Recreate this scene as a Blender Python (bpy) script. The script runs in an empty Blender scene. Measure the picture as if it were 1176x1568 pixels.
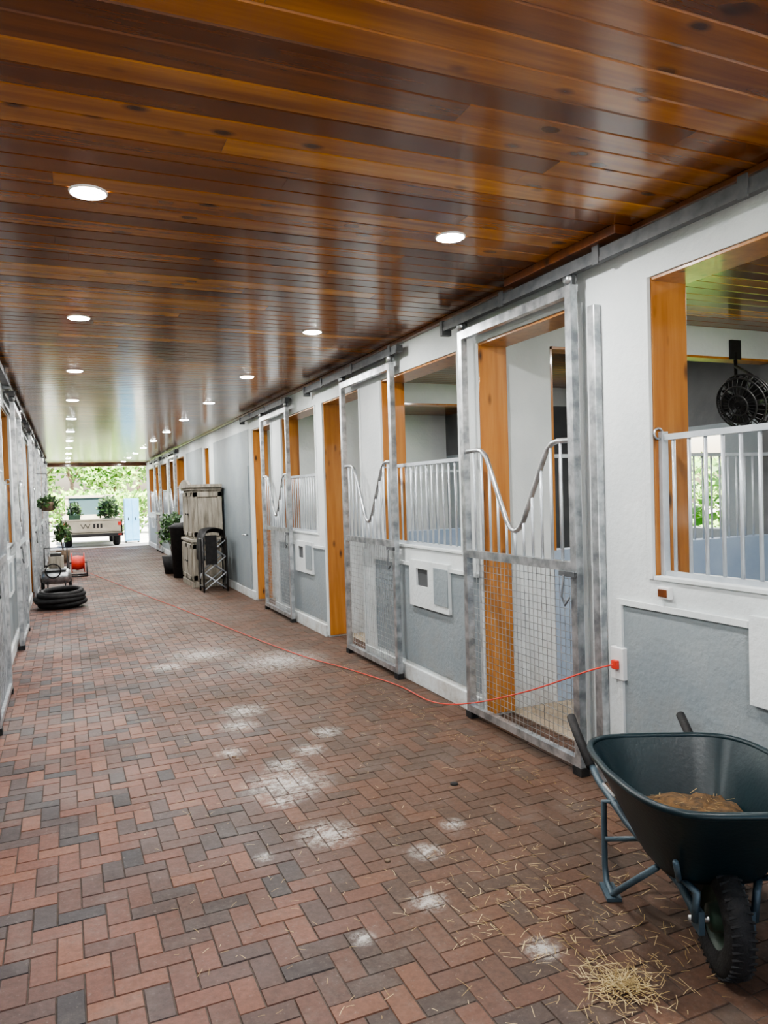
import bpy, math, random
from mathutils import Vector, Matrix
random.seed(7)
R=random.random
def U(a,b): return a+(b-a)*R()

# ---------------------------------------------------------------- materials
def mat(name, col=(.8,.8,.8), rough=.6, metal=0, coat=0, spec=.5, emit=None, es=0):
    m=bpy.data.materials.new(name); m.use_nodes=True
    b=m.node_tree.nodes['Principled BSDF']
    b.inputs['Base Color'].default_value=(*col,1); b.inputs['Roughness'].default_value=rough
    b.inputs['Metallic'].default_value=metal; b.inputs['Coat Weight'].default_value=coat
    b.inputs['Coat Roughness'].default_value=.1
    b.inputs['Specular IOR Level'].default_value=spec
    if emit: b.inputs['Emission Color'].default_value=(*emit,1); b.inputs['Emission Strength'].default_value=es
    return m
def N(m,t,**kw):
    n=m.node_tree.nodes.new(t)
    for k,v in kw.items(): setattr(n,k,v)
    return n
def L(m,a,b): m.node_tree.links.new(a,b)
def B(m): return m.node_tree.nodes['Principled BSDF']
def coords(m,scale=(1,1,1)):
    tc=N(m,'ShaderNodeTexCoord'); mp=N(m,'ShaderNodeMapping'); mp.inputs['Scale'].default_value=scale
    L(m,tc.outputs['Object'],mp.inputs['Vector']); return mp.outputs['Vector']
def noise(m,vec,scale,detail=4,rough=.55):
    n=N(m,'ShaderNodeTexNoise'); n.inputs['Scale'].default_value=scale; n.inputs['Detail'].default_value=detail
    n.inputs['Roughness'].default_value=rough
    L(m,vec,n.inputs['Vector']); return n.outputs['Fac']
def ramp(m,fac,stops):
    r=N(m,'ShaderNodeValToRGB'); e=r.color_ramp.elements
    while len(e)<len(stops): e.new(.5)
    for i,(p,c) in enumerate(stops):
        e[i].position=p; e[i].color=(*c,1) if len(c)==3 else c
    L(m,fac,r.inputs['Fac']); return r.outputs['Color']
def mix(m,fac,a,b,mode='MIX'):
    n=N(m,'ShaderNodeMix',data_type='RGBA',blend_type=mode)
    for s,v in ((n.inputs[0],fac),(n.inputs[6],a),(n.inputs[7],b)):
        if hasattr(v,'is_linked') or hasattr(v,'links'): L(m,v,s)
        elif isinstance(v,(int,float)): s.default_value=v
        else: s.default_value=(*v,1)
    return n.outputs[2]
def math_(m,op,a,b=0,c=0):
    n=N(m,'ShaderNodeMath',operation=op)
    for i,v in enumerate((a,b,c)):
        if isinstance(v,(int,float)): n.inputs[i].default_value=v
        else: L(m,v,n.inputs[i])
    return n.outputs[0]
def bump(m,h,st=.3,d=.01):
    b=N(m,'ShaderNodeBump'); b.inputs['Strength'].default_value=st; b.inputs['Distance'].default_value=d
    L(m,h,b.inputs['Height']); L(m,b.outputs[0],B(m).inputs['Normal'])
def attr(m,n='bc'):
    a=N(m,'ShaderNodeAttribute'); a.attribute_name=n; return a.outputs['Fac']

def noisy(name,c1,c2,scale=4,rough=.6,bs=0,bscale=60,metal=0,sc=(1,1,1),**k):
    m=mat(name,c1,rough,metal,**k); v=coords(m,sc)
    f=noise(m,v,scale); L(m,ramp(m,f,[(.35,c1),(.65,c2)]),B(m).inputs['Base Color'])
    if bs: bump(m,noise(m,v,bscale,3),bs,.01)
    return m

def wallmat(name,c1,c2,dirt):
    m=mat(name,c1,.6); v=coords(m)
    base=ramp(m,noise(m,v,2.5),[(.35,c1),(.65,c2)])
    sx=N(m,'ShaderNodeSeparateXYZ'); L(m,v,sx.inputs[0])
    hz=ramp(m,sx.outputs['Z'],[(0,(.9,.9,.9)),(.25,(.3,.3,.3)),(.9,(.06,.06,.06))])
    st=ramp(m,noise(m,v,5,6,.7),[(.42,(0,0,0)),(.68,(1,1,1))])
    f=mix(m,1.,hz,st,'MULTIPLY')
    L(m,mix(m,f,base,dirt),B(m).inputs['Base Color'])
    bump(m,noise(m,v,26,4,.6),.4,.012)
    return m
M_white=wallmat('plaster_white',(.49,.53,.54),(.58,.615,.62),(.27,.235,.19))
M_grey=wallmat('plaster_grey',(.19,.225,.245),(.235,.27,.285),(.17,.15,.12))
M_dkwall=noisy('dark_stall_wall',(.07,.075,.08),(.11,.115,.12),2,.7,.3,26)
M_blue=noisy('stall_wall_paint',(.22,.29,.39),(.29,.36,.45),2,.55,.2,30)
M_galv=noisy('galvanised_steel',(.27,.29,.305),(.60,.62,.635),11,.34,0,0,.85)
M_steel=noisy('track_steel',(.045,.05,.055),(.085,.09,.095),12,.6,0,0,0)
M_bar=noisy('painted_bars',(.42,.46,.50),(.52,.56,.60),10,.35,0,0,.3)
M_black=noisy('black_rubber',(.008,.008,.009),(.02,.02,.02),14,.7,.3,90,spec=.3)
M_blackm=noisy('black_metal',(.010,.010,.011),(.018,.018,.018),14,.45)
M_dark=mat('dark_gap',(.01,.01,.01),.9)
M_hole=mat('hatch_hole',(.06,.065,.07),.8)
M_plastic=noisy('white_plastic',(.56,.57,.57),(.66,.66,.66),5,.4)
M_led=mat('led_panel',(1,1,1),.5,emit=(1,.99,.97),es=500)
M_red=noisy('cord_red',(.50,.035,.015),(.6,.05,.03),20,.5)
M_sand=noisy('sand_joint',(.036,.028,.023),(.068,.053,.043),30,.95)
M_shav=noisy('stall_shavings',(.28,.225,.16),(.38,.32,.24),20,.95,.6,40)
M_grass=noisy('grass',(.10,.22,.04),(.2,.36,.07),3,.95)
M_conc=noisy('concrete_apron',(.42,.41,.39),(.55,.54,.52),2,.9)
M_tray=noisy('barrow_poly',(.002,.010,.014),(.004,.016,.020),5,.38,.1,60,spec=.3)
M_frame=noisy('barrow_frame',(.035,.06,.08),(.06,.09,.11),9,.45,0,0,.2)
M_hub=noisy('barrow_hub',(.012,.03,.02),(.02,.045,.028),9,.5)
M_sunblock=mat('sun_block_roof',(.3,.3,.3),.9)
M_truck=noisy('cart_beige',(.40,.36,.28),(.50,.46,.37),3,.5)
M_glass=mat('dark_glass',(.06,.10,.11),.08)
M_tail=mat('tail_light',(.6,.03,.02),.3)
M_green=noisy('machine_green',(.015,.05,.03),(.03,.08,.045),5,.45)
M_bluep=noisy('pale_blue_panel',(.08,.26,.44),(.12,.31,.50),3,.6)

def woodmat(name,cols,axis,coat=.5,rough=.3,attrw=True,knot=(1.6,6.),spec=.4,gs=15):
    m=mat(name,cols[1],rough,coat=coat,spec=spec)
    sc={'X':(.9,gs,gs),'Z':(gs,gs,.9)}[axis]
    tc=N(m,'ShaderNodeTexCoord'); av=attr(m) if attrw else None
    base=tc.outputs['Object']
    if attrw:
        comb=N(m,'ShaderNodeCombineXYZ'); mm=math_(m,'MULTIPLY',av,37.)
        for i in range(3): L(m,mm,comb.inputs[i])
        va=N(m,'ShaderNodeVectorMath',operation='ADD'); L(m,base,va.inputs[0]); L(m,comb.outputs[0],va.inputs[1]); base=va.outputs[0]
    mp=N(m,'ShaderNodeMapping'); mp.inputs['Scale'].default_value=sc; L(m,base,mp.inputs['Vector'])
    g=noise(m,mp.outputs['Vector'],1.0,5,.6)
    col=ramp(m,g,[(.28,cols[0]),(.52,cols[1]),(.74,cols[2])])
    if attrw:
        br=ramp(m,av,[(0,(.36,.28,.24)),(.3,(.66,.58,.50)),(.7,(1.0,1.0,1.0)),(1,(1.75,2.1,1.9))])
        col=mix(m,1.,col,br,'MULTIPLY')
    mk=N(m,'ShaderNodeMapping'); mk.inputs['Scale'].default_value={'X':(knot[0],knot[1],knot[1]),'Z':(knot[1],knot[1],knot[0])}[axis]
    L(m,base,mk.inputs['Vector'])
    vo=N(m,'ShaderNodeTexVoronoi'); vo.inputs['Scale'].default_value=1.; L(m,mk.outputs['Vector'],vo.inputs['Vector'])
    kf=ramp(m,vo.outputs['Distance'],[(.06,(.97,.97,.97)),(.11,(.65,.65,.65)),(.21,(0,0,0))])
    col=mix(m,kf,col,(.022,.007,.003))
    L(m,col,B(m).inputs['Base Color'])
    bump(m,g,.10,.003)
    return m
M_ceil=woodmat('stained_pine_ceiling',[(.135,.042,.005),(.22,.077,.010),(.29,.114,.016)],'X',.25,.22,True,(3.8,7.5),.38)
M_jamb=woodmat('pine_jamb',[(.25,.09,.018),(.35,.145,.032),(.43,.20,.052)],'Z',.3,.35,False,(3.2,8.5))
M_trimw=woodmat('stained_trim',[(.07,.02,.006),(.12,.036,.008),(.17,.06,.012)],'X',.4,.35,False)
M_cab=mat('weathered_wood',(.4,.38,.35),.8)
v=coords(M_cab,(14,14,1.5)); g=noise(M_cab,v,1.3,6,.65)
L(M_cab,ramp(M_cab,g,[(.3,(.10,.088,.07)),(.48,(.23,.21,.17)),(.7,(.38,.35,.295))]),B(M_cab).inputs['Base Color']); bump(M_cab,g,.5,.006)

# brick
M_brick=mat('clay_pavers',(.3,.15,.1),.75)
m=M_brick; tc=N(m,'ShaderNodeTexCoord'); ob=tc.outputs['Object']
a=attr(m)
bc=ramp(m,a,[(0,(.026,.024,.027)),(.18,(.045,.032,.031)),(.45,(.078,.039,.031)),(.8,(.112,.048,.034)),(1,(.145,.066,.043))])
n1=noise(m,ob,.9,4,.6)
sx=N(m,'ShaderNodeSeparateXYZ'); L(m,ob,sx.inputs[0])
xw=ramp(m,math_(m,'ADD',math_(m,'MULTIPLY',sx.outputs['X'],.3),math_(m,'MULTIPLY',n1,.9)),[(.5,(0,0,0)),(.95,(.7,.7,.7))])
bc=mix(m,xw,bc,(.064,.038,.022))
n2=noise(m,ob,34,5,.7); bc=mix(m,.6,bc,ramp(m,n2,[(.3,(.28,.28,.28)),(.7,(.74,.73,.71))]),'OVERLAY')
n3=noise(m,ob,3,9,.8); bc=mix(m,ramp(m,n3,[(.50,(0,0,0)),(.82,(.5,.5,.5))]),bc,(.145,.128,.112))
n4=noise(m,ob,48,4,.75); bc=mix(m,ramp(m,n4,[(.60,(0,0,0)),(.74,(.45,.45,.45))]),bc,(.20,.175,.145))
spots=[(1.14,4.20,.30),(1.05,3.98,.12),(1.20,4.5,.15),(1.14,3.48,.18),(1.32,2.72,.10),(1.24,5.8,.22),(1.12,5.45,.18),(1.3,8.1,.45),(.98,2.6,.06),(1.42,4.7,.14),(1.95,7.4,.6),(.9,7.7,.25),(1.5,3.1,.10),(1.65,5.0,.14),(.95,4.9,.12),(.8,3.4,.06),(1.75,3.3,.08),(1.55,2.25,.09)]
tot=None
nz=ramp(m,noise(m,ob,22,10,.85),[(.45,(0,0,0)),(.60,(1,1,1))])
for (x,y,r) in spots:
    d=N(m,'ShaderNodeVectorMath',operation='DISTANCE'); L(m,ob,d.inputs[0]); d.inputs[1].default_value=(x,y,0)
    f=math_(m,'MAXIMUM',math_(m,'SUBTRACT',1.0,math_(m,'DIVIDE',d.outputs['Value'],r)),0)
    tot=f if tot is None else math_(m,'MAXIMUM',tot,f)
sp=math_(m,'MULTIPLY',tot,nz)
core=math_(m,'MULTIPLY',math_(m,'MAXIMUM',math_(m,'SUBTRACT',tot,.6),0),1.5)
sp=math_(m,'MINIMUM',math_(m,'ADD',math_(m,'MULTIPLY',sp,1.4),math_(m,'MULTIPLY',core,noise(m,ob,20,6,.8))),.8)
bc=mix(m,sp,bc,(.40,.39,.365))
L(m,bc,B(m).inputs['Base Color']); bump(m,n2,.4,.004)
L(m,ramp(m,n1,[(.3,(.5,.5,.5)),(.7,(.8,.8,.8))]),B(m).inputs['Roughness'])
B(m).inputs['Specular IOR Level'].default_value=.35

def attrmat(name,stops,rough=.8,trans=0):
    m=mat(name,(1,1,1),rough); L(m,ramp(m,attr(m),stops),B(m).inputs['Base Color']); return m
M_straw=attrmat('straw',[(0,(.20,.135,.05)),(.5,(.36,.27,.12)),(1,(.52,.42,.23))])
M_leaf=attrmat('leaves',[(0,(.05,.14,.02)),(.5,(.20,.40,.06)),(1,(.45,.62,.15))],.6)
M_leafd=attrmat('dark_leaves',[(0,(.01,.03,.01)),(.5,(.03,.08,.02)),(1,(.08,.17,.04))],.6)
M_bark=noisy('bark',(.10,.07,.045),(.18,.13,.09),12,.9,.5,20)
M_dung=noisy('barrow_load',(.030,.018,.008),(.12,.065,.022),25,.95,.8,50)

# ---------------------------------------------------------------- mesh builder
class MB:
    def __init__(s,name): s.n=name; s.v=[]; s.f=[]; s.mi=[]; s.ms=[]; s.a=[]; s.sm=[]
    def m(s,mt):
        if mt not in s.ms: s.ms.append(mt)
        return s.ms.index(mt)
    def add(s,vs,fs,mt,a=0.,smooth=False):
        o=len(s.v); s.v+= [tuple(x) for x in vs]; s.a+=[a]*len(vs)
        i=s.m(mt)
        for f in fs: s.f.append([o+k for k in f]); s.mi.append(i); s.sm.append(smooth)
    def box(s,x0,x1,y0,y1,z0,z1,mt,a=0.):
        if x0>x1:x0,x1=x1,x0
        if y0>y1:y0,y1=y1,y0
        if z0>z1:z0,z1=z1,z0
        s.add([(x,y,z) for z in (z0,z1) for y in (y0,y1) for x in (x0,x1)],
              [(0,2,3,1),(4,5,7,6),(0,1,5,4),(2,6,7,3),(0,4,6,2),(1,3,7,5)],mt,a)
    def tube(s,pts,r,mt,seg=8,closed=False,rs=None):
        pts=[Vector(p) for p in pts]; n=len(pts); vs=[]; fs=[]
        up=None
        for i,p in enumerate(pts):
            if closed: t=pts[(i+1)%n]-pts[i-1]
            else: t=pts[min(i+1,n-1)]-pts[max(i-1,0)]
            t.normalize()
            if up is None:
                up=Vector((0,0,1)) if abs(t.z)<.9 else Vector((1,0,0))
            u=up-t*up.dot(t)
            if u.length<1e-4: u=Vector((1,0,0))-t*t.x
            u.normalize(); w=t.cross(u); up=u
            rr=rs[i] if rs else r
            for k in range(seg):
                an=2*math.pi*k/seg; vs.append(p+u*math.cos(an)*rr+w*math.sin(an)*rr)
        for i in range(n if closed else n-1):
            j=(i+1)%n
            for k in range(seg):
                k2=(k+1)%seg; fs.append((i*seg+k,i*seg+k2,j*seg+k2,j*seg+k))
        if not closed:
            fs.append(tuple(range(seg-1,-1,-1))); fs.append(tuple((n-1)*seg+k for k in range(seg)))
        s.add(vs,fs,mt,0,seg>4)
    def ring(s,c,ax,R_,r,mt,seg=32,rseg=8):
        ax=Vector(ax).normalized(); u=ax.orthogonal().normalized(); w=ax.cross(u); c=Vector(c)
        s.tube([c+u*R_*math.cos(2*math.pi*i/seg)+w*R_*math.sin(2*math.pi*i/seg) for i in range(seg)],r,mt,rseg,True)
    def cyl(s,p0,p1,r,mt,seg=16): s.tube([p0,p1],r,mt,seg)
    def lathe(s,prof,c,mt,seg=24,ax='Z'):
        vs=[];fs=[]
        for (r,h) in prof:
            for k in range(seg):
                a=2*math.pi*k/seg
                if ax=='Z': vs.append((c[0]+r*math.cos(a),c[1]+r*math.sin(a),c[2]+h))
                else: vs.append((c[0]+h,c[1]+r*math.cos(a),c[2]+r*math.sin(a)))
        for i in range(len(prof)-1):
            for k in range(seg):
                k2=(k+1)%seg; fs.append((i*seg+k,i*seg+k2,(i+1)*seg+k2,(i+1)*seg+k))
        s.add(vs,fs,mt,0,True)
    def done(s,bevel=0,loc=None,rot=None,parent=None):
        me=bpy.data.meshes.new(s.n); me.from_pydata(s.v,[],s.f)
        for mt in s.ms: me.materials.append(mt)
        me.polygons.foreach_set('material_index',s.mi); me.polygons.foreach_set('use_smooth',s.sm)
        at=me.attributes.new('bc','FLOAT','POINT'); at.data.foreach_set('value',s.a)
        me.update()
        o=bpy.data.objects.new(s.n,me); bpy.context.scene.collection.objects.link(o)
        if bevel:
            b=o.modifiers.new('bevel','BEVEL'); b.width=bevel; b.segments=2; b.limit_method='ANGLE'
        if loc: o.location=loc
        if rot: o.rotation_euler=rot
        if parent: o.parent=parent
        return o

# ---------------------------------------------------------------- constants
XR=2.815; XL=-.60; T=.25; H=3.05; YN=-2.6; YF=28.6; P=3.55; OT=2.77
XRO=6.6; XLO=-4.4

# floor ------------------------------------------------------------------
fl=MB('floor')
w=.092
x0c=math.floor((XL-T)/w); x1c=math.ceil((XR+T)/w); y0c=math.floor(YN/w); y1c=math.ceil(YF/w)
def brick(xa,xb,ya,yb):
    xa=max(xa,XL-T);xb=min(xb,XR+T);ya=max(ya,YN);yb=min(yb,YF)
    if xb-xa<.02 or yb-ya<.02: return
    g=.0011; c=.003; dz=U(-.0015,.0015)
    xa+=g;xb-=g;ya+=g;yb-=g
    z=dz; zl=-.006
    vs=[(xa,ya,zl),(xb,ya,zl),(xb,yb,zl),(xa,yb,zl),(xa+c,ya+c,z),(xb-c,ya+c,z),(xb-c,yb-c,z),(xa+c,yb-c,z)]
    fl.add(vs,[(4,5,6,7),(0,1,5,4),(1,2,6,5),(2,3,7,6),(3,0,4,7)],M_brick,R())
for i in range(x0c-1,x1c+1):
    for j in range(y0c-1,y1c+1):
        c=(i-j)%4
        if c==0: brick(i*w,(i+2)*w,j*w,(j+1)*w)
        elif c==3: brick(i*w,(i+1)*w,j*w,(j+2)*w)
fl.box(XL-T,XR+T,YN,YF,-.05,-.0035,M_sand)
fl.box(XR+T,XRO,YN,YF,-.05,-.002,M_shav)
fl.box(XLO,XL-T,YN,YF,-.05,-.002,M_shav)
fl.done()
g=MB('ground_outside'); g.box(-40,50,YF,90,-.12,-.02,M_conc); g.box(-40,50,-30,YN,-.12,-.02,M_conc)
g.box(XRO,50,YN,YF,-.12,-.02,M_grass); g.box(-40,XLO,YN,YF,-.12,-.02,M_grass); g.done()

# ceiling ----------------------------------------------------------------
ce=MB('ceiling'); bw=.132; y=YN
while y<YF:
    x=XLO+0
    first=True
    while x<XRO:
        L_=U(1.8,4.4)*(U(.2,1) if first else 1); first=False; xe=min(x+L_,XRO)
        if XRO-xe<.5: xe=XRO
        c=.006; a0=R()**1.15; ye=min(y+bw,YF)
        xa,xb,ya,yb=x+.0006,xe-.0006,y,ye
        vs=[(xa,ya,H+.008),(xb,ya,H+.008),(xb,yb,H+.008),(xa,yb,H+.008),
            (xa,ya+c,H),(xb,ya+c,H),(xb,yb-c,H),(xa,yb-c,H)]
        ce.add(vs,[(7,6,5,4),(4,5,1,0),(6,7,3,2)],M_ceil,a0)
        x=xe
    y+=bw
ce.box(XLO,XRO,YN,YF,H+.008,H+.04,M_dark)
ce.done()
rf=MB('sun_block_roof'); rf.box(XLO-.6,XRO+.6,YN,YF+.4,H+.05,H+.25,M_sunblock); rf.done()  # unseen slab added above the ceiling boards to block the sun

# walls ------------------------------------------------------------------
def strip(mb,xa,xb,ya,yb,ops,mt,z1=H,z0=0):
    y=ya
    for (o0,o1,zb,zt) in sorted(ops):
        if o0>y: mb.box(xa,xb,y,o0,z0,z1,mt)
        if zb>z0: mb.box(xa,xb,o0,o1,z0,zb,mt)
        if zt<z1: mb.box(xa,xb,o0,o1,zt,z1,mt)
        y=o1
    if y<yb: mb.box(xa,xb,y,yb,z0,z1,mt)

def units(side):
    if side>0: return [0,1,2,5,6],[0,1,2,5,6,7]
    return [-0,1,2,3,4,5,6],[0,1,2,3,4,5,6,7]
for side in (1,-1):
    X=XR if side>0 else XL
    def SX(d): return X+side*d        # d>0 into wall
    wl=MB('wall_right' if side>0 else 'wall_left')
    doors,wins=units(side)
    dops=[(4.74+P*k-1.2,4.74+P*k,0,OT) for k in doors]
    wops=[(3.0+P*k-1.54,3.0+P*k,1.2,OT) for k in wins]
    ext=[(15.7,16.3,1.0,OT)] if side>0 else []
    strip(wl,SX(0),SX(T),YN,YF,dops+wops+ext,M_white)
    jb=MB('trim_jambs_right' if side>0 else 'trim_jambs_left')
    for (a,b,zb,zt) in dops+wops+ext:
        t=.018
        jb.box(SX(.012),SX(T-.0),b-t,b-.001,max(zb,.02),zt-.001,M_jamb)
        jb.box(SX(.012),SX(T-.0),a+.001,a+t,max(zb,.02),zt-.001,M_jamb)
        jb.box(SX(.012),SX(T-.0),a+t,b-t,zt-t,zt-.001,M_jamb)
        jb.box(SX(-.012),SX(.012),b-.012,b+.022,zb if zb else .02,zt,M_white)
        jb.box(SX(-.012),SX(.012),a-.022,a+.012,zb if zb else .02,zt,M_white)
        if zb: jb.box(SX(-.012),SX(T),a+t,b-t,zb,zb+.02,M_white)
    jb.done(.002)
    for (a,b,zb,zt) in wops:
        zt2=1.04
        wl.box(SX(-.006),SX(0),a-.25,b+.22,.17,zt2,M_grey)
        wl.box(SX(-.022),SX(0),b+.22,b+.26,.0,zt2+.03,M_white)
        wl.box(SX(-.022),SX(0),a-.25,b+.22,zt2,zt2+.03,M_white)
        pa,pb=a+.2,a+.92; q=.035
        ha,hb,hz0,hz1=pb-.36,pb-.14,.88,1.03
        wl.box(SX(-q),SX(0),pa,ha,.70,1.10,M_white); wl.box(SX(-q),SX(0),hb,pb,.70,1.10,M_white)
        wl.box(SX(-q),SX(0),ha,hb,.70,hz0,M_white); wl.box(SX(-q),SX(0),ha,hb,hz1,1.10,M_white)
        wl.box(SX(-q*.5),SX(-.001),ha+.0,hb-.0,hz0+.0,hz1-.0,M_hole)
        wl.box(SX(-q-.008),SX(-q),pa+.0,pa+.24,.76,1.06,M_grey)
    if side>0:
        wl.box(SX(-.006),SX(0),12.1,15.2,.15,2.8,M_grey)
        wl.box(SX(-.02),SX(-.006),12.15,13.1,.12,2.2,M_grey)
        wl.cyl((SX(-.02),12.28,1.05),(SX(-.09),12.28,1.05),.014,M_galv); wl.cyl((SX(-.085),12.28,1.05),(SX(-.085),12.42,1.05),.012,M_galv)
        wl.box(SX(-.006),SX(0),16.6,18.9,.15,2.8,M_grey)
    wl.done()
    bb=MB('baseboard_right' if side>0 else 'baseboard_left')
    ys=[YN]+[v for (a,b,_,_) in sorted(dops) for v in (a,b)]+[YF]
    for i in range(0,len(ys),2): bb.box(SX(-.03),SX(0),ys[i]+.03,ys[i+1]-.03,0,.14,M_white)
    bb.done(.006)
    tr=MB('trim_crown_right' if side>0 else 'trim_crown_left')
    tr.box(SX(-.05),SX(0),YN,YF,H-.03,H-.001,M_trimw)
    if side>0: tr.box(SX(-.16),SX(-.05),3.05,4.1,H-.05,H-.001,M_trimw)
    tr.done(.004)
    for i,(a,b,zb,zt) in enumerate(wops):
        gr=MB('window_grille'); xg=SX(.06)
        gr.box(xg-.012,xg+.012,a+.018,b-.018,1.215,1.245,M_bar)
        gr.box(xg-.015,xg+.015,a+.018,b-.018,1.925,1.955,M_bar)
        n=int((b-a)/.1)
        for k in range(1,n): 
            yy=a+(b-a)*k/n; gr.cyl((xg,yy,1.245),(xg,yy,1.925),.0095,M_bar,8)
        for yy in (a+.03,b-.03):
            gr.box(xg-.02,xg+.02,yy-.015,yy+.015,1.215,1.97,M_bar)
            gr.ring((xg-side*.03,yy-.0,1.96),(0,1,0),.028,.006,M_galv,16,6)
        gr.done()
    xi=SX(T); xo=XRO-.2 if side>0 else XLO+.2
    for k in range(-2,8):
        yp=4.89+P*k
        if yp>YF-.3: continue
        pt=MB('wall_partition'); 
        solid = side>0 and k in (2,3,4)
        def bx(d0,d1,z0,z1,mt,th=.075): pt.box(xi+side*d0,xi+side*d1,yp-th,yp+th,z0,z1,mt)
        D=abs(xo-xi)
        if solid: bx(0,D,0,H,M_white)
        else:
            bx(0,.46,0,H,M_white); bx(D-.4,D,0,2.8,M_dkwall); 
            bx(.46,D-.4,0,1.2,M_blue); bx(.46,D,2.8,H,M_white)
            bx(.46,.48,1.2,2.8,M_jamb,.077); bx(.46,D-.4,2.78,2.8,M_jamb,.077)
            bx(.48,D-.4,1.93,1.96,M_bar,.015)
            nb=24
            for q in range(1,nb):
                xx=xi+side*(.48+(D-.88)*q/nb); pt.cyl((xx,yp,1.2),(xx,yp,1.93),.009,M_bar,6)
        pt.done()
    ow=MB('wall_outer_right' if side>0 else 'wall_outer_left')
    xo2=XRO if side>0 else XLO
    oops=[(4.89+P*k+.85,4.89+P*k+2.2,1.2,2.25) for k in range(-2,7) if not (side>0 and k in (2,3,4))]
    strip(ow,xo,xo2,YN,YF,oops,M_grey,2.32,0); ow.box(xo,xo2,YN,YF,2.32,H,M_dkwall); ow.done()
    goff={0:(-1.25,.08),1:(-2.22,-.9),2:(-2.36,-.95)}
    for k in doors:
        D=4.74+P*k
        o0,o1=goff.get(k,(-2.2,-.88)) if side>0 else goff.get(k if k else 1,(-1.25,.06))
        ya,yb=D+o0,D+o1
        gt=MB('sliding_stall_gate'); xg=SX(-.085); s_=.024
        def bar(y0,y1,z0,z1,mt=M_galv,t=s_): gt.box(xg-t,xg+t,y0,y1,z0,z1,mt)
        bar(ya,ya+.055,.05,2.86); bar(yb-.055,yb,.05,2.86)
        bar(ya+.055,yb-.055,.05,.10); bar(ya+.055,yb-.055,1.20,1.255); bar(ya+.055,yb-.055,2.80,2.86)
        i0,i1=ya+.055,yb-.055; W=i1-i0
        n=int(W/.046)
        for q in range(1,n): yy=i0+W*q/n; gt.box(xg-.0015,xg+.0015,yy-.0015,yy+.0015,.10,1.2,M_galv)
        for q in range(1,24): zz=.10+1.1*q/24; gt.box(xg-.004,xg-.001,i0,i1,zz-.0015,zz+.0015,M_galv)
        def yoke(t):
            prof=[(0,1.97),(.1,1.975),(.15,1.965),(.2,1.92),(.3,1.72),(.42,1.48),(.46,1.43),(.5,1.415),(.54,1.43),(.58,1.48),(.7,1.75),(.78,1.93),(.83,1.97),(.88,1.98),(1,1.98)]
            for (a0,h0),(a1,h1) in zip(prof,prof[1:]):
                if a0<=t<=a1: return h0+(h1-h0)*(t-a0)/(a1-a0)
        pts=[(xg,i0+W*t/60,yoke(t/60)) for t in range(61)]
        gt.tube(pts,.017,M_galv,8)
        for q in range(1,12):
            t=q/12; gt.cyl((xg,i0+W*t,1.25),(xg,i0+W*t,yoke(t)),.0095,M_bar,8)
        for yy in (ya+.03,yb-.03):
            gt.box(xg-.012,xg+.012,yy-.035,yy+.035,2.86,2.915,M_steel)
            gt.cyl((xg-.03,yy,2.90),(xg+.03,yy,2.90),.03,M_galv,12)
            gt.box(xg-.03,xg+.03,yy-.04,yy+.04,.002,.05,M_black)
        ly=ya+.1
        gt.box(xg-side*.03-.01,xg-side*.03+.01,ly-.1,ly+.05,1.17,1.20,M_steel)
        gt.tube([(xg-side*.04,ly,1.18),(xg-side*.05,ly+.01,1.05),(xg-side*.05,ly-.02,1.0),(xg-side*.04,ly-.05,1.05)],.007,M_steel,6)
        t0,t1=(D-2.4,D+.32)
        if k==0: t0=1.2
        gt.box(xg-.03,xg+.03,t0,t1,2.92,2.98,M_steel)
        gt.box(xg-side*.036,xg-side*.03,t0,t1,2.91,2.935,M_steel); 
        q=t0+.15
        while q<t1:
            gt.box(xg-side*.036-.004,xg-side*.036+.004,q-.025,q+.025,2.90,3.0,M_steel)
            gt.box(xg,SX(-.001),q-.02,q+.02,2.975,2.99,M_steel); q+=.95
        gt.box(xg-.04,xg+.04,t1-.04,t1,2.88,2.99,M_steel)
        gt.done()

e=MB('wall_far_end')
e.box(XLO,XL-.02,YF,YF+.2,0,H,M_white); e.box(XR+.0,XRO,YF,YF+.2,0,H,M_white); e.box(XL-.02,XR,YF,YF+.2,2.93,H,M_trimw)
e.done()
pp=MB('trim_guide_post'); pp.box(XR-.05,XR,3.36,3.42,0,2.72,M_galv); pp.done(.004)

# outlet & socket --------------------------------------------------------
o=MB('wall_outlet'); o.box(XR-.035,XR-.0,3.2,3.3,.62,.80,M_plastic); o.box(XR-.06,XR-.035,3.23,3.27,.68,.73,M_red); o.done(.004)
o=MB('light_switch'); o.box(XR-.03,XR,2.86,2.94,1.11,1.17,M_plastic); o.box(XR-.035,XR-.03,2.87,2.93,1.12,1.16,M_trimw); o.done(.003)
c=MB('extension_cord')
ctrl=[(2.75,3.25,.705),(2.66,3.35,.66),(2.62,3.9,.42),(2.61,4.6,.17),(2.61,5.2,.03),(2.6,5.88,.012),(2.42,6.7,.012),(2.2,7.5,.012),(1.95,9.0,.012),(1.70,10.7,.012),(1.25,13.5,.012),(.75,16.8,.012),(.40,18.9,.012),(.2,18.5,.12)]
def cr(P_,n=10):
    out=[]; Pq=[Vector(p) for p in P_]; Pq=[Pq[0]]+Pq+[Pq[-1]]
    for i in range(1,len(Pq)-2):
        a,b,c_,d=Pq[i-1:i+3]
        for t in range(n):
            t/=n; out.append(.5*((2*b)+(-a+c_)*t+(2*a-5*b+4*c_-d)*t*t+(-a+3*b-3*c_+d)*t**3))
    out.append(Pq[-2]); return out
cp=cr(ctrl)
for p in cp: p.z=max(p.z,.008)
c.tube(cp,.0045,M_red,6); c.done()

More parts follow.
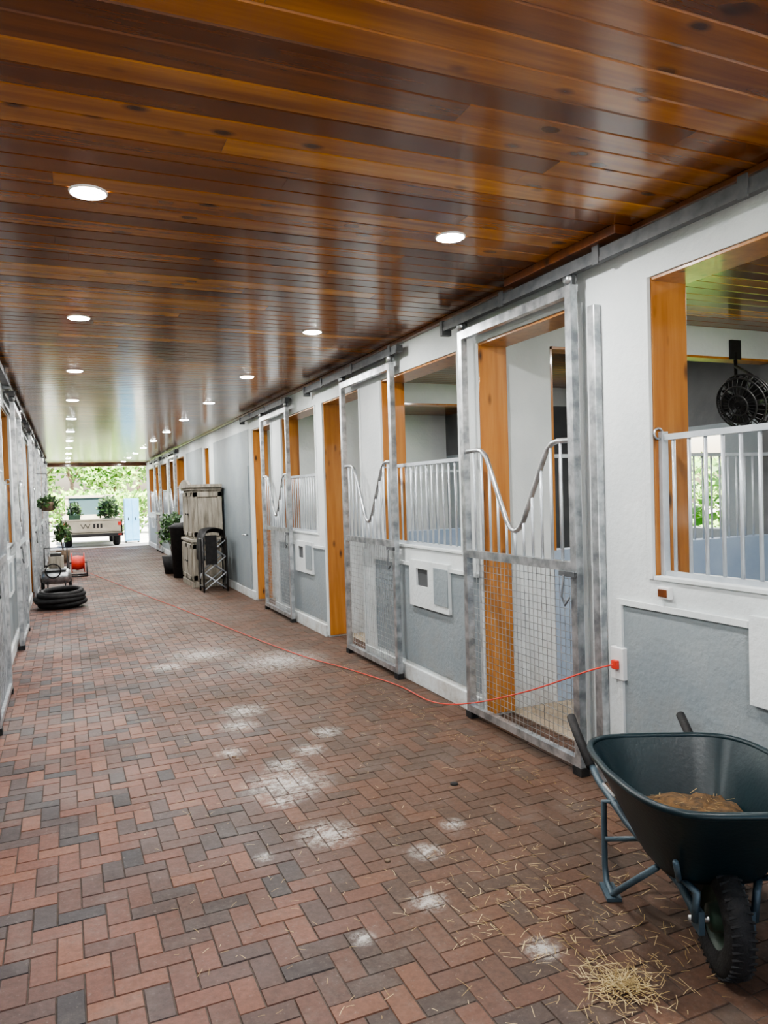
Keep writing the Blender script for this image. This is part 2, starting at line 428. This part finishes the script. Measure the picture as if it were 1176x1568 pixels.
# ceiling lights ---------------------------------------------------------
def lamp(X,Y,en):
    d=MB('recessed_ceiling_light')
    d.lathe([(.0,-.002),(.066,-.004),(.070,-.002)],(X,Y,H-.006),M_led,24)
    d.lathe([(.07,-.001),(.076,-.006),(.080,-.004),(.082,.003)],(X,Y,H-.003),M_plastic,24)
    ob=d.done()
    la=bpy.data.lights.new('led_lamp','AREA'); la.shape='DISK'; la.size=.13; la.energy=en; la.color=(1,.97,.93)
    lo=bpy.data.objects.new('led_lamp',la); bpy.context.scene.collection.objects.link(lo)
    lo.parent=ob; lo.location=(X,Y,H-.02)
for X in (.145,1.94):
    for k in range(-1,11): lamp(X,3.5+2.4*k,20)
for k in (-1,0,1,2): lamp(4.75,3.1+P*k,26)

# cabinet ----------------------------------------------------------------
cb=MB('weathered_cabinet'); x1=XR-.06; x0=x1-.58; y0,y1=14.2,15.45
cb.box(x0,x1,y0,y1,.08,.86,M_cab); cb.box(x0-.02,x1,y0-.02,y1+.02,0,.1,M_cab); cb.box(x0-.03,x1,y0-.03,y1+.03,.86,.91,M_cab)
cb.box(x0+.04,x1,y0+.04,y1-.04,.91,1.84,M_cab); cb.box(x0+.0,x1,y0,y1,1.84,1.89,M_cab); cb.box(x0-.04,x1,y0-.04,y1+.04,1.89,1.95,M_cab)
pv=[]; 
for i in range(13):
    t=i/12; pv.append((x0-.04,y0+(y1-y0)*t,1.95+.10*math.sin(math.pi*t)))
pv2=[(x+.06,y,z) for x,y,z in pv]
cb.add(pv+pv2,[tuple(range(13)),tuple(range(25,12,-1))]+[(i,i+13,i+14,i+1) for i in range(12)],M_cab)
for (za,zb,in_) in ((.14,.82,0),(.96,1.80,.04)):
    for j in range(2):
        ya=y0+in_+.04+j*(y1-y0-2*in_-.06)/2; yb=ya+(y1-y0-2*in_-.1)/2
        xx=x0+in_
        cb.box(xx-.018,xx,ya,yb,za,zb,M_cab)
        for (p,q,r,s) in ((ya,ya+.07,za,zb),(yb-.07,yb,za,zb),(ya,yb,za,za+.08),(ya,yb,zb-.08,zb)): cb.box(xx-.03,xx-.018,p,q,r,s,M_cab)
        cb.lathe([(.001,0),(.015,0),(.015,-.03)],(xx-.02,(yb-.1 if j==0 else ya+.1),(za+zb)/2),M_blackm,10,'X')
    yy=y0+in_
    for (p,q,r,s) in ((x0+in_,x0+in_+.08,za,zb),(x1-.08,x1,za,zb),(x0+in_,x1,za,za+.09),(x0+in_,x1,zb-.09,zb)): cb.box(p,q,yy-.02,yy,r,s,M_cab)
cb.done(.006)

# folding scissor rack with saddle --------------------------------------
sr=MB('folding_saddle_rack')
ya=13.35
for dy in (0,.4):
    for q in range(3):
        za=.05+q*.29; zb=za+.29
        sr.cyl((2.24,ya+dy,za),(2.62,ya+dy,zb),.012,M_bar,6); sr.cyl((2.62,ya+dy+.02,za),(2.24,ya+dy+.02,zb),.012,M_bar,6)
    sr.cyl((2.22,ya+dy,0),(2.22,ya+dy,.98),.016,M_blackm,8); sr.cyl((2.64,ya+dy,0),(2.64,ya+dy,.98),.016,M_blackm,8)
for x in (2.22,2.64):
    sr.cyl((x,ya,.95),(x,ya+.42,.95),.014,M_blackm,8); sr.cyl((x,ya,.1),(x,ya+.42,.1),.014,M_blackm,8)
vs=[];fs=[];NU,NV=16,12
for i in range(NU+1):
    u=i/NU
    for j in range(NV+1):
        v_=-1+2*j/NV; an=v_*math.pi*.55
        dip=.04*math.cos(u*2*math.pi)
        ww=.20+.05*u
        vs.append((2.43+ww*math.sin(an),ya-.08+.56*u,.98+dip+.13*math.cos(an)-(.42*max(0,abs(v_)-.6)/.4)))
for i in range(NU):
    for j in range(NV): a=i*(NV+1)+j; fs.append((a,a+1,a+NV+2,a+NV+1))
sr.add(vs,fs,M_black,0,True)
sr.box(2.26,2.46,ya-.05,ya-.03,.5,1.02,M_black)
for x in (2.2,2.66): sr.box(x-.012,x+.012,ya+.08,ya+.25,.35,.95,M_black); sr.ring((x,ya+.16,.3),(1,0,0),.06,.008,M_galv,16,6)
ro=sr.done(); md=ro.modifiers.new('s','SOLIDIFY'); md.thickness=.004

def plant(mb,c,r,n,sz,hmul=1.,mt=None):
    for _ in range(n):
        a=U(0,6.283); e_=U(-.3,1.3); rr=r*U(.4,1)
        p=Vector((c[0]+rr*math.cos(a)*math.cos(e_),c[1]+rr*math.sin(a)*math.cos(e_),c[2]+rr*math.sin(e_)*hmul))
        d=Vector((U(-1,1),U(-1,1),U(-.6,1))).normalized(); q=d.orthogonal().normalized()*sz*.28; d=d*sz
        mb.add([p,p+d*.5+q,p+d,p+d*.5-q],[(0,1,2,3)],mt or M_leaf,R())
tb=MB('black_trash_bin'); 
tb.lathe([(.0,0),(.24,0),(.29,1.05),(.31,1.06),(.31,1.1),(.2,1.16),(0,1.18)],(2.32,16.3,0),M_black,20); tb.done()
pb=MB('potted_plant'); pb.lathe([(0,0),(.18,0),(.24,.4),(.2,.4),(0,.36)],(2.2,17.3,0),M_black,16); plant(pb,(2.2,17.3,.85),.30,360,.12,1.8,M_leafd)
for _ in range(8): pb.tube([(2.2,17.3,.36),(2.2+U(-.2,.2),17.3+U(-.2,.2),1.1)],.008,M_bark,5)
pb.done()
pb=MB('potted_plant'); pb.lathe([(0,0),(.14,0),(.18,.34),(.15,.34),(0,.3)],(-.1,22.5,0),M_bark,16); plant(pb,(-.1,22.5,.7),.24,300,.12,1.8,M_leafd)
for _ in range(6): pb.tube([(-.1,22.5,.3),(-.1+U(-.15,.15),22.5+U(-.15,.15),.95)],.008,M_bark,5)
pb.done()
hp=MB('hanging_plant'); hp.lathe([(0,-.1),(.12,-.08),(.16,.1),(.13,.1),(0,.07)],(-.34,17.4,1.6),M_bark,16); plant(hp,(-.34,17.4,1.65),.22,300,.10,.8,M_leafd)
for a in range(3): hp.tube([(-.34+.14*math.cos(a*2.1),17.4+.14*math.sin(a*2.1),1.7),(-.34,17.4,2.3)],.004,M_blackm,4)
hp.tube([(-.34,17.4,2.3),(XL,17.4,2.32)],.008,M_blackm,5); hp.done()

hc=MB('coiled_black_hose')
for q in range(6):
    hc.ring((-.13+U(-.04,.04),13.0+U(-.04,.04),.045+q*.042),(U(-.08,.08),U(-.08,.08),1),.36-U(0,.1),.04,M_black,40,8)
for q in range(3): hc.ring((-.12,13.0,.05+q*.07),(0,0,1),.2-.03*q,.04,M_black,30,8)
hc.done()
pw=MB('pressure_washer'); cx,cy=-.2,15.2
pw.lathe([(0,-.26),(.10,-.25),(.14,-.2),(.15,0),(.14,.2),(.10,.25),(0,.26)],(cx,cy,.30),M_galv,20,'X')
pw.box(cx-.2,cx+.18,cy-.16,cy+.16,.42,.46,M_galv); pw.box(cx-.12,cx+.14,cy-.13,cy+.13,.46,.68,M_cab)
pw.box(cx-.09,cx+.10,cy-.10,cy+.10,.68,.74,M_blackm)
for x in (cx-.26,cx+.22): pw.lathe([(0,-.03),(.09,-.03),(.13,-.02),(.13,.02),(.09,.03),(0,.03)],(x+.02,cy+.1,.135),M_black,20,'X')
pw.tube([(cx-.2,cy+.14,.3),(cx-.2,cy+.32,.82),(cx+.2,cy+.32,.82),(cx+.2,cy+.14,.3)],.014,M_blackm,8)
pw.cyl((cx-.15,cy-.14,.0),(cx-.15,cy-.14,.22),.015,M_blackm,8); pw.cyl((cx+.15,cy-.14,.0),(cx+.15,cy-.14,.22),.015,M_blackm,8)
for q in range(4): pw.ring((cx-.05,cy-.17-.02*q,.42),(0,1,.1),.13,.011,M_black,24,6)
pw.done(.006)
hr=MB('cord_reel')
for x in (.08,.34): hr.lathe([(.0,0),(.22,0),(.22,.02),(.0,.02)],(x,18.2,.3),M_red,24,'X')
hr.lathe([(.14,0),(.17,.12),(.14,.25)],(.09,18.2,.3),M_red,20,'X')
for x in (.03,.41):
    hr.tube([(x,17.98,.012),(x,18.2,.32),(x,18.42,.012)],.014,M_blackm,6); 
hr.tube([(.03,18.2,.3),(.41,18.2,.3)],.014,M_blackm,6); hr.tube([(.03,17.98,.014),(.41,17.98,.014)],.014,M_blackm,6); hr.tube([(.03,18.42,.014),(.41,18.42,.014)],.014,M_blackm,6)
hr.done()

# flatbed utility truck outside the far end ------------------------------
tk=MB('utility_truck'); a,b,Y=-.12,1.95,29.4
tk.box(a,b,Y,Y+2.0,.45,.54,M_truck)
tk.box(a,b,Y,Y+.05,.5,1.0,M_truck); tk.box(a,a+.06,Y,Y+1.9,.5,1.0,M_truck); tk.box(b-.06,b,Y,Y+1.9,.5,1.0,M_truck)
tk.box(a-.03,b+.03,Y-.03,Y+.08,.96,1.02,M_truck); tk.box(a+.1,b-.1,Y-.012,Y,.58,.92,M_truck)
for k in range(4):
    x=a+.62+.08*k; zz=(.84,.68) if k%2==0 else (.68,.84)
    tk.tube([(x,Y-.022,zz[0]),(x+.08,Y-.022,zz[1])],.014,M_blackm,5)
for k in range(3): tk.box(a+1.05+.12*k,a+1.12+.12*k,Y-.024,Y-.012,.68,.84,M_blackm)
tk.box(a-.02,b+.02,Y-.06,Y-.03,.36,.48,M_blackm)
for x in (a+.04,b-.16): tk.box(x,x+.12,Y-.035,Y,.76,.90,M_tail); tk.box(x,x+.12,Y-.065,Y,.40,.44,M_tail)
for x in (a+.18,b-.18):
    for y in (Y+.7,Y+3.4):
        tk.lathe([(0,-.14),(.18,-.14),(.30,-.13),(.35,-.07),(.35,.07),(.30,.13),(.18,.14),(0,.14)],(x,y,.33),M_black,24,'X')
# cab with rear window
ca=Y+2.02
tk.box(a+.05,b-.05,ca,ca+2.3,.4,1.15,M_truck)
for x in (a+.12,b-.24): tk.box(x,x+.12,ca+.02,ca+1.2,1.15,1.85,M_truck)
tk.box(a+.12,b-.12,ca+.0,ca+1.25,1.82,1.92,M_truck)
tk.box(a+.24,b-.24,ca+.05,ca+.07,1.15,1.82,M_glass)
for x in (a+.42,b-.88): tk.box(x,x+.46,ca+.2,ca+.3,1.1,1.6,M_blackm)
# green machine + bushes loaded in the bed
tk.box(a+.22,a+.62,Y+.3,Y+1.0,.54,1.18,M_green); tk.tube([(a+.3,Y+.5,1.18),(a+.3,Y+.35,1.65),(a+.56,Y+.35,1.65),(a+.56,Y+.5,1.18)],.025,M_blackm,8)
tk.lathe([(0,0),(.2,0),(.25,.5),(.2,.5),(0,.45)],(b-.45,Y+.6,.54),M_green,16)
plant(tk,(a+.42,Y+.7,1.25),.26,240,.16,1.4,M_leafd); plant(tk,(b-.45,Y+.6,1.25),.34,460,.2,1.7,M_leafd)
tk.done(.008)
bp=MB('storage_cabinet'); bp.box(2.15,2.7,31.0,31.5,.05,1.75,M_bluep)
for x in (2.17,2.44): bp.box(x,x+.24,30.98,31.0,.1,1.7,M_bluep); bp.box(x+.1,x+.14,30.96,30.98,.9,1.0,M_blackm)
for x in (2.17,2.64): bp.box(x,x+.04,31.02,31.06,-.02,.05,M_blackm); bp.box(x,x+.04,31.44,31.48,-.02,.05,M_blackm)
bp.done(.006)

# trees ------------------------------------------------------------------
def tree(x,y,h,r,n):
    t=MB('tree'); base=(x,y,-.05)
    t.tube([base,(x+U(-.2,.2),y,h*.35),(x+U(-.3,.3),y+U(-.3,.3),h*.8)],.1,M_bark,8,rs=[.16,.12,.05])
    for q in range(5):
        a=U(0,6.28); t.tube([(x,y,h*.35),(x+r*.6*math.cos(a),y+r*.6*math.sin(a),h*U(.55,.9))],.04,M_bark,5,rs=[.06,.02])
    for q in range(7):
        a=U(0,6.28); rr=r*U(0,.6); cc=(x+rr*math.cos(a),y+rr*math.sin(a),h*U(.35,.9))
        plant(t,cc,r*.55,n//7,.34)
    t.done()
def hedge(xa,xb,ya,yb,h,n):
    t=MB('hedge')
    for _ in range(n):
        p=Vector((U(xa,xb),U(ya,yb),h*math.sqrt(R())))
        d=Vector((U(-1,1),U(-1,1),U(-.6,1))).normalized(); q=d.orthogonal().normalized()*.09; d=d*.3
        t.add([p,p+d*.5+q,p+d,p+d*.5-q],[(0,1,2,3)],M_leaf,R())
    t.tube([(xa,(ya+yb)/2,0),((xa+xb)/2,(ya+yb)/2,h*.5),(xb,(ya+yb)/2,0)],.05,M_bark,5)
    t.done()
for (x,y,h) in ((-5,42,6),(-1.5,47,7),(2.5,44,6),(6,48,7),(10,43,6),(0.5,55,8),(14,50,8),(5,58,9)): tree(x,y,h,2.6,2600)
hedge(-8,14,38.5,40.5,2.1,6500)
hedge(12,13.5,-2,28,2.2,7000)
hedge(-10,-9,-2,28,2.2,4000)

# fan --------------------------------------------------------------------
fn=MB('stall_fan'); c0=Vector((5.02,4.3,2.33)); ax=Vector((-.93,-.1,-.32)).normalized()
for (dd,rr) in ((-.08,.15),(-.05,.21),(0,.225),(.05,.21),(.08,.15),(.09,.08)): fn.ring(c0+ax*dd,ax,rr,.008,M_blackm,32,5)
u=ax.orthogonal().normalized(); w_=ax.cross(u)
for q in range(28):
    an=q*math.pi/14; d=u*math.cos(an)+w_*math.sin(an)
    fn.tube([c0+ax*.09+d*.03,c0+ax*.08+d*.15,c0+ax*.05+d*.21,c0+d*.225,c0-ax*.05+d*.21,c0-ax*.08+d*.1],.004,M_blackm,4)
for q in range(5):
    an=q*2*math.pi/5; d=u*math.cos(an)+w_*math.sin(an); e_=ax.cross(d)
    fn.add([c0+d*.03+e_*.03,c0+d*.2+e_*.11+ax*.02,c0+d*.2-e_*.09-ax*.02,c0+d*.03-e_*.03],[(0,1,2,3)],M_black)
fn.tube([c0-ax*.2,c0-ax*.04],.08,M_blackm,16)
fn.tube([c0-ax*.12,c0-ax*.12+Vector((.1,.1,.2)),(5.5,4.80,2.72)],.016,M_blackm,6); fn.tube([c0-ax*.2,(5.5,4.8,2.50),(5.5,4.80,2.84)],.016,M_blackm,6)
fn.tube([c0-ax*.12+Vector((.1,.1,.2)),(5.5,4.8,2.50)],.014,M_blackm,6)
fn.box(5.44,5.56,4.79,4.814,2.78,2.95,M_blackm)
fn.done()

# wheelbarrow ------------------------------------------------------------
wb=bpy.data.objects.new('wheelbarrow',None); bpy.context.scene.collection.objects.link(wb)
tr=MB('tray')
def sec(t,inset=0):
    f0=-.44+(-.64+.44)*t; f1=.02+(.30-.02)*t; s=.19+(.335-.19)*t
    f0+=inset;f1-=inset;s-=inset
    z0=.32+(.60-.32)*t; z1=.32+(.67-.32)*t
    out=[]; n=40
    for k in range(n):
        an=2*math.pi*k/n; cx,sy=math.cos(an),math.sin(an); e_=2/4.2
        px=abs(cx)**e_*(1 if cx>=0 else -1); py=abs(sy)**e_*(1 if sy>=0 else -1)
        ff=(f0+f1)/2+(f1-f0)/2*py; zz=z0+(z1-z0)*(py+1)/2
        if t<=.001: zz=.32
        out.append((px*s*(1-.12*max(0,py)),ff,zz+ (.012 if inset else 0)))
    return out
levels=[0,.04,.12,.3,.55,.8,1.0]
vs=[];fs=[];n=40
for t in levels: vs+=sec(t**.8 if t else 0)
for i in range(len(levels)-1):
    for k in range(n): fs.append((i*n+k,i*n+(k+1)%n,(i+1)*n+(k+1)%n,(i+1)*n+k))
fs.append(tuple(range(n-1,-1,-1)))
tr.add(vs,fs,M_tray,0,True)
vs=[];fs=[]
for t in levels: vs+=sec(t**.8 if t else 0,.008)
for i in range(len(levels)-1):
    for k in range(n): fs.append((i*n+k,(i+1)*n+k,(i+1)*n+(k+1)%n,i*n+(k+1)%n))
fs.append(tuple(range(n)))
tr.add(vs,fs,M_tray,0,True)
tr.tube(sec(1.0,-.006),.014,M_tray,8,True)
for s in (1,-1): tr.tube([(s*.284,-.44,.49),(s*.284,-.28,.505)],.005,M_plastic,6)
tr.done(parent=wb)
ld=MB('load'); vs=sec(.30,.012); cz=(0,-.18,.485)
vs2=[((x)*.55,-.18+(f+.18)*.55,.465+U(-.015,.025)) for x,f,z in vs]
vs=[(x*.97,-.18+(f+.18)*.97,.425+U(-.005,.015)) for x,f,z in vs]
ld.add(vs+vs2+[cz],[(k,(k+1)%n,n+(k+1)%n,n+k) for k in range(n)]+[(n+k,n+(k+1)%n,2*n) for k in range(n)],M_dung,0,True)
for _ in range(60):
    p=Vector((U(-.15,.15),U(-.36,.0),U(.46,.49))); d=Vector((U(-1,1),U(-1,1),U(-.1,.3))).normalized()*U(.02,.04); q=d.cross(Vector((0,0,1))).normalized()*.0013
    ld.add([p-q,p+q,p+d+q,p+d-q],[(0,1,2,3)],M_straw,R()*.2)
ld.done(parent=wb)
fr=MB('frame')
for s in (1,-1):
    fr.tube([(s*.085,.03,.2),(s*.10,-.1,.255),(s*.19,-.45,.325),(s*.235,-.72,.39),(s*.26,-.98,.49)],.016,M_frame,10)
    fr.tube([(s*.250,-.80,.425),(s*.265,-1.03,.515),(s*.268,-1.12,.555)],.021,M_black,10)
    fr.tube([(s*.20,-.56,.36),(s*.245,-.60,.35),(s*.25,-.585,.08),(s*.25,-.56,.02),(s*.25,-.47,.015),(s*.24,-.42,.06),(s*.165,-.16,.29)],.013,M_frame,8)
    fr.box(s*.25-.03,s*.25+.03,-.57,-.44,.002,.016,M_frame)
    fr.tube([(s*.1,.03,.2),(s*.10,.05,.31),(s*.13,.0,.33)],.014,M_frame,8)
    fr.box(s*.085-.01,s*.085+.01,-.02,.05,.16,.24,M_frame)
    fr.tube([(s*.10,-.12,.26),(s*.16,.05,.36),(s*.20,.14,.46)],.010,M_frame,8)
fr.tube([(-.25,-.57,.20),(.25,-.57,.20)],.011,M_frame,8); fr.tube([(-.19,-.44,.315),(.19,-.44,.315)],.012,M_frame,8)
fr.tube([(-.11,0,.19),(.11,0,.19)],.012,M_galv,10)
fr.done(parent=wb)
wh=MB('wheel')
wh.lathe([(.10,-.03),(.125,-.042),(.16,-.044),(.182,-.034),(.192,-.015),(.194,0),(.192,.015),(.182,.034),(.16,.044),(.125,.042),(.10,.03)],(0,0,.195),M_black,40,'X')
wh.lathe([(.118,-.036),(.105,-.03),(.10,-.012),(.05,-.006),(.045,-.04),(.018,-.045),(.0,-.045)],(0,0,.195),M_hub,32,'X')
wh.lathe([(.118,.036),(.105,.03),(.10,.012),(.05,.006),(.045,.04),(.018,.045),(.0,.045)],(0,0,.195),M_hub,32,'X')
for k in range(44):
    an=2*math.pi*k/44
    for (h0,h1,off) in ((-.04,-.008,0),(.008,.04,.5)):
        a2=an+off*2*math.pi/44
        p0=(h0,.184*math.cos(a2),.195+.184*math.sin(a2)); p1=(h1,.190*math.cos(a2+.03),.195+.190*math.sin(a2+.03))
        if h0>0: p0,p1=(h1,.184*math.cos(a2),.195+.184*math.sin(a2)),(h0,.190*math.cos(a2+.03),.195+.190*math.sin(a2+.03))
        wh.tube([p0,p1],.005,M_black,4)
wh.done(parent=wb)
wb.location=(2.03,1.87,0); wb.rotation_euler=(0,0,math.radians(154.5))

# straw ------------------------------------------------------------------
sw=MB('scattered_straw')
def straw(x,y,z,l):
    a=U(0,6.28); d=Vector((math.cos(a),math.sin(a),U(-.06,.12)))*l; q=Vector((-math.sin(a),math.cos(a),0))*.0011
    p=Vector((x,y,z)); md=p+d*.5+Vector((U(-1,1),U(-1,1),U(0,.6)))*l*.08; e_=p+d; e_.z=max(e_.z,.004)
    sw.add([p-q,p+q,md+q,md-q,e_+q,e_-q],[(0,1,2,3),(3,2,4,5)],M_straw,R())
for _ in range(320):
    r=abs(random.gauss(0,.085)); a=U(0,6.28); straw(1.66+r*math.cos(a)*1.1,1.95+r*math.sin(a),U(.004,.03)*max(0,1-r*3)+.005,U(.03,.09))
for _ in range(300):
    straw(random.gauss(1.75,.22),random.gauss(2.4,.32),.005,U(.02,.07))
for _ in range(460):
    straw(U(.3,2.55),1.8+5*R()**1.3,.005,U(.012,.045))
for _ in range(220):
    straw(2.5+U(-.15,.04),U(2.9,7),.005,U(.02,.05))
sw.done()
dr=MB('floor_debris')
dr.lathe([(0,0),(.024,.0),(.022,.008),(0,.011)],(2.0,3.74,.001),M_dark,12)
for (x,y) in ((.96,4.75),(.95,4.8),(1.45,6.0),(1.3,3.1),(.7,2.2)):
    dr.lathe([(0,0),(.015,.0),(.013,.006),(0,.008)],(x,y,.001),M_bark,7)
dr.done()

# world & sun ------------------------------------------------------------
wd=bpy.data.worlds.new('world'); bpy.context.scene.world=wd; wd.use_nodes=True
nt=wd.node_tree; sk=nt.nodes.new('ShaderNodeTexSky'); sk.sky_type='NISHITA'; sk.sun_disc=False
sk.sun_elevation=math.radians(55); sk.sun_rotation=math.radians(60); sk.dust_density=3.5; sk.air_density=1.0
nt.links.new(sk.outputs[0],nt.nodes['Background'].inputs[0]); nt.nodes['Background'].inputs[1].default_value=.6
su=bpy.data.lights.new('sun','SUN'); su.energy=34; su.angle=.01; su.color=(1,.95,.85)
so=bpy.data.objects.new('sun',su); bpy.context.scene.collection.objects.link(so); so.rotation_euler=(math.radians(28),math.radians(12),0); so.location=(0,0,20)

# camera -----------------------------------------------------------------
cd=bpy.data.cameras.new('camera'); co=bpy.data.objects.new('camera',cd); bpy.context.scene.collection.objects.link(co)
cd.sensor_width=36; cd.lens=26; cd.clip_start=.05; cd.clip_end=300
Rm=Matrix.Rotation(math.radians(-23.3),4,'Z')@Matrix.Rotation(math.radians(90-1.55),4,'X')@Matrix.Rotation(math.radians(-1.72),4,'Z')
co.matrix_world=Matrix.Translation((0,0,1.7))@Rm
sc=bpy.context.scene; sc.camera=co
sc.view_settings.view_transform='AgX'
try: sc.view_settings.look='AgX - Medium High Contrast'
except Exception as ex: print(ex)
sc.view_settings.exposure=.36
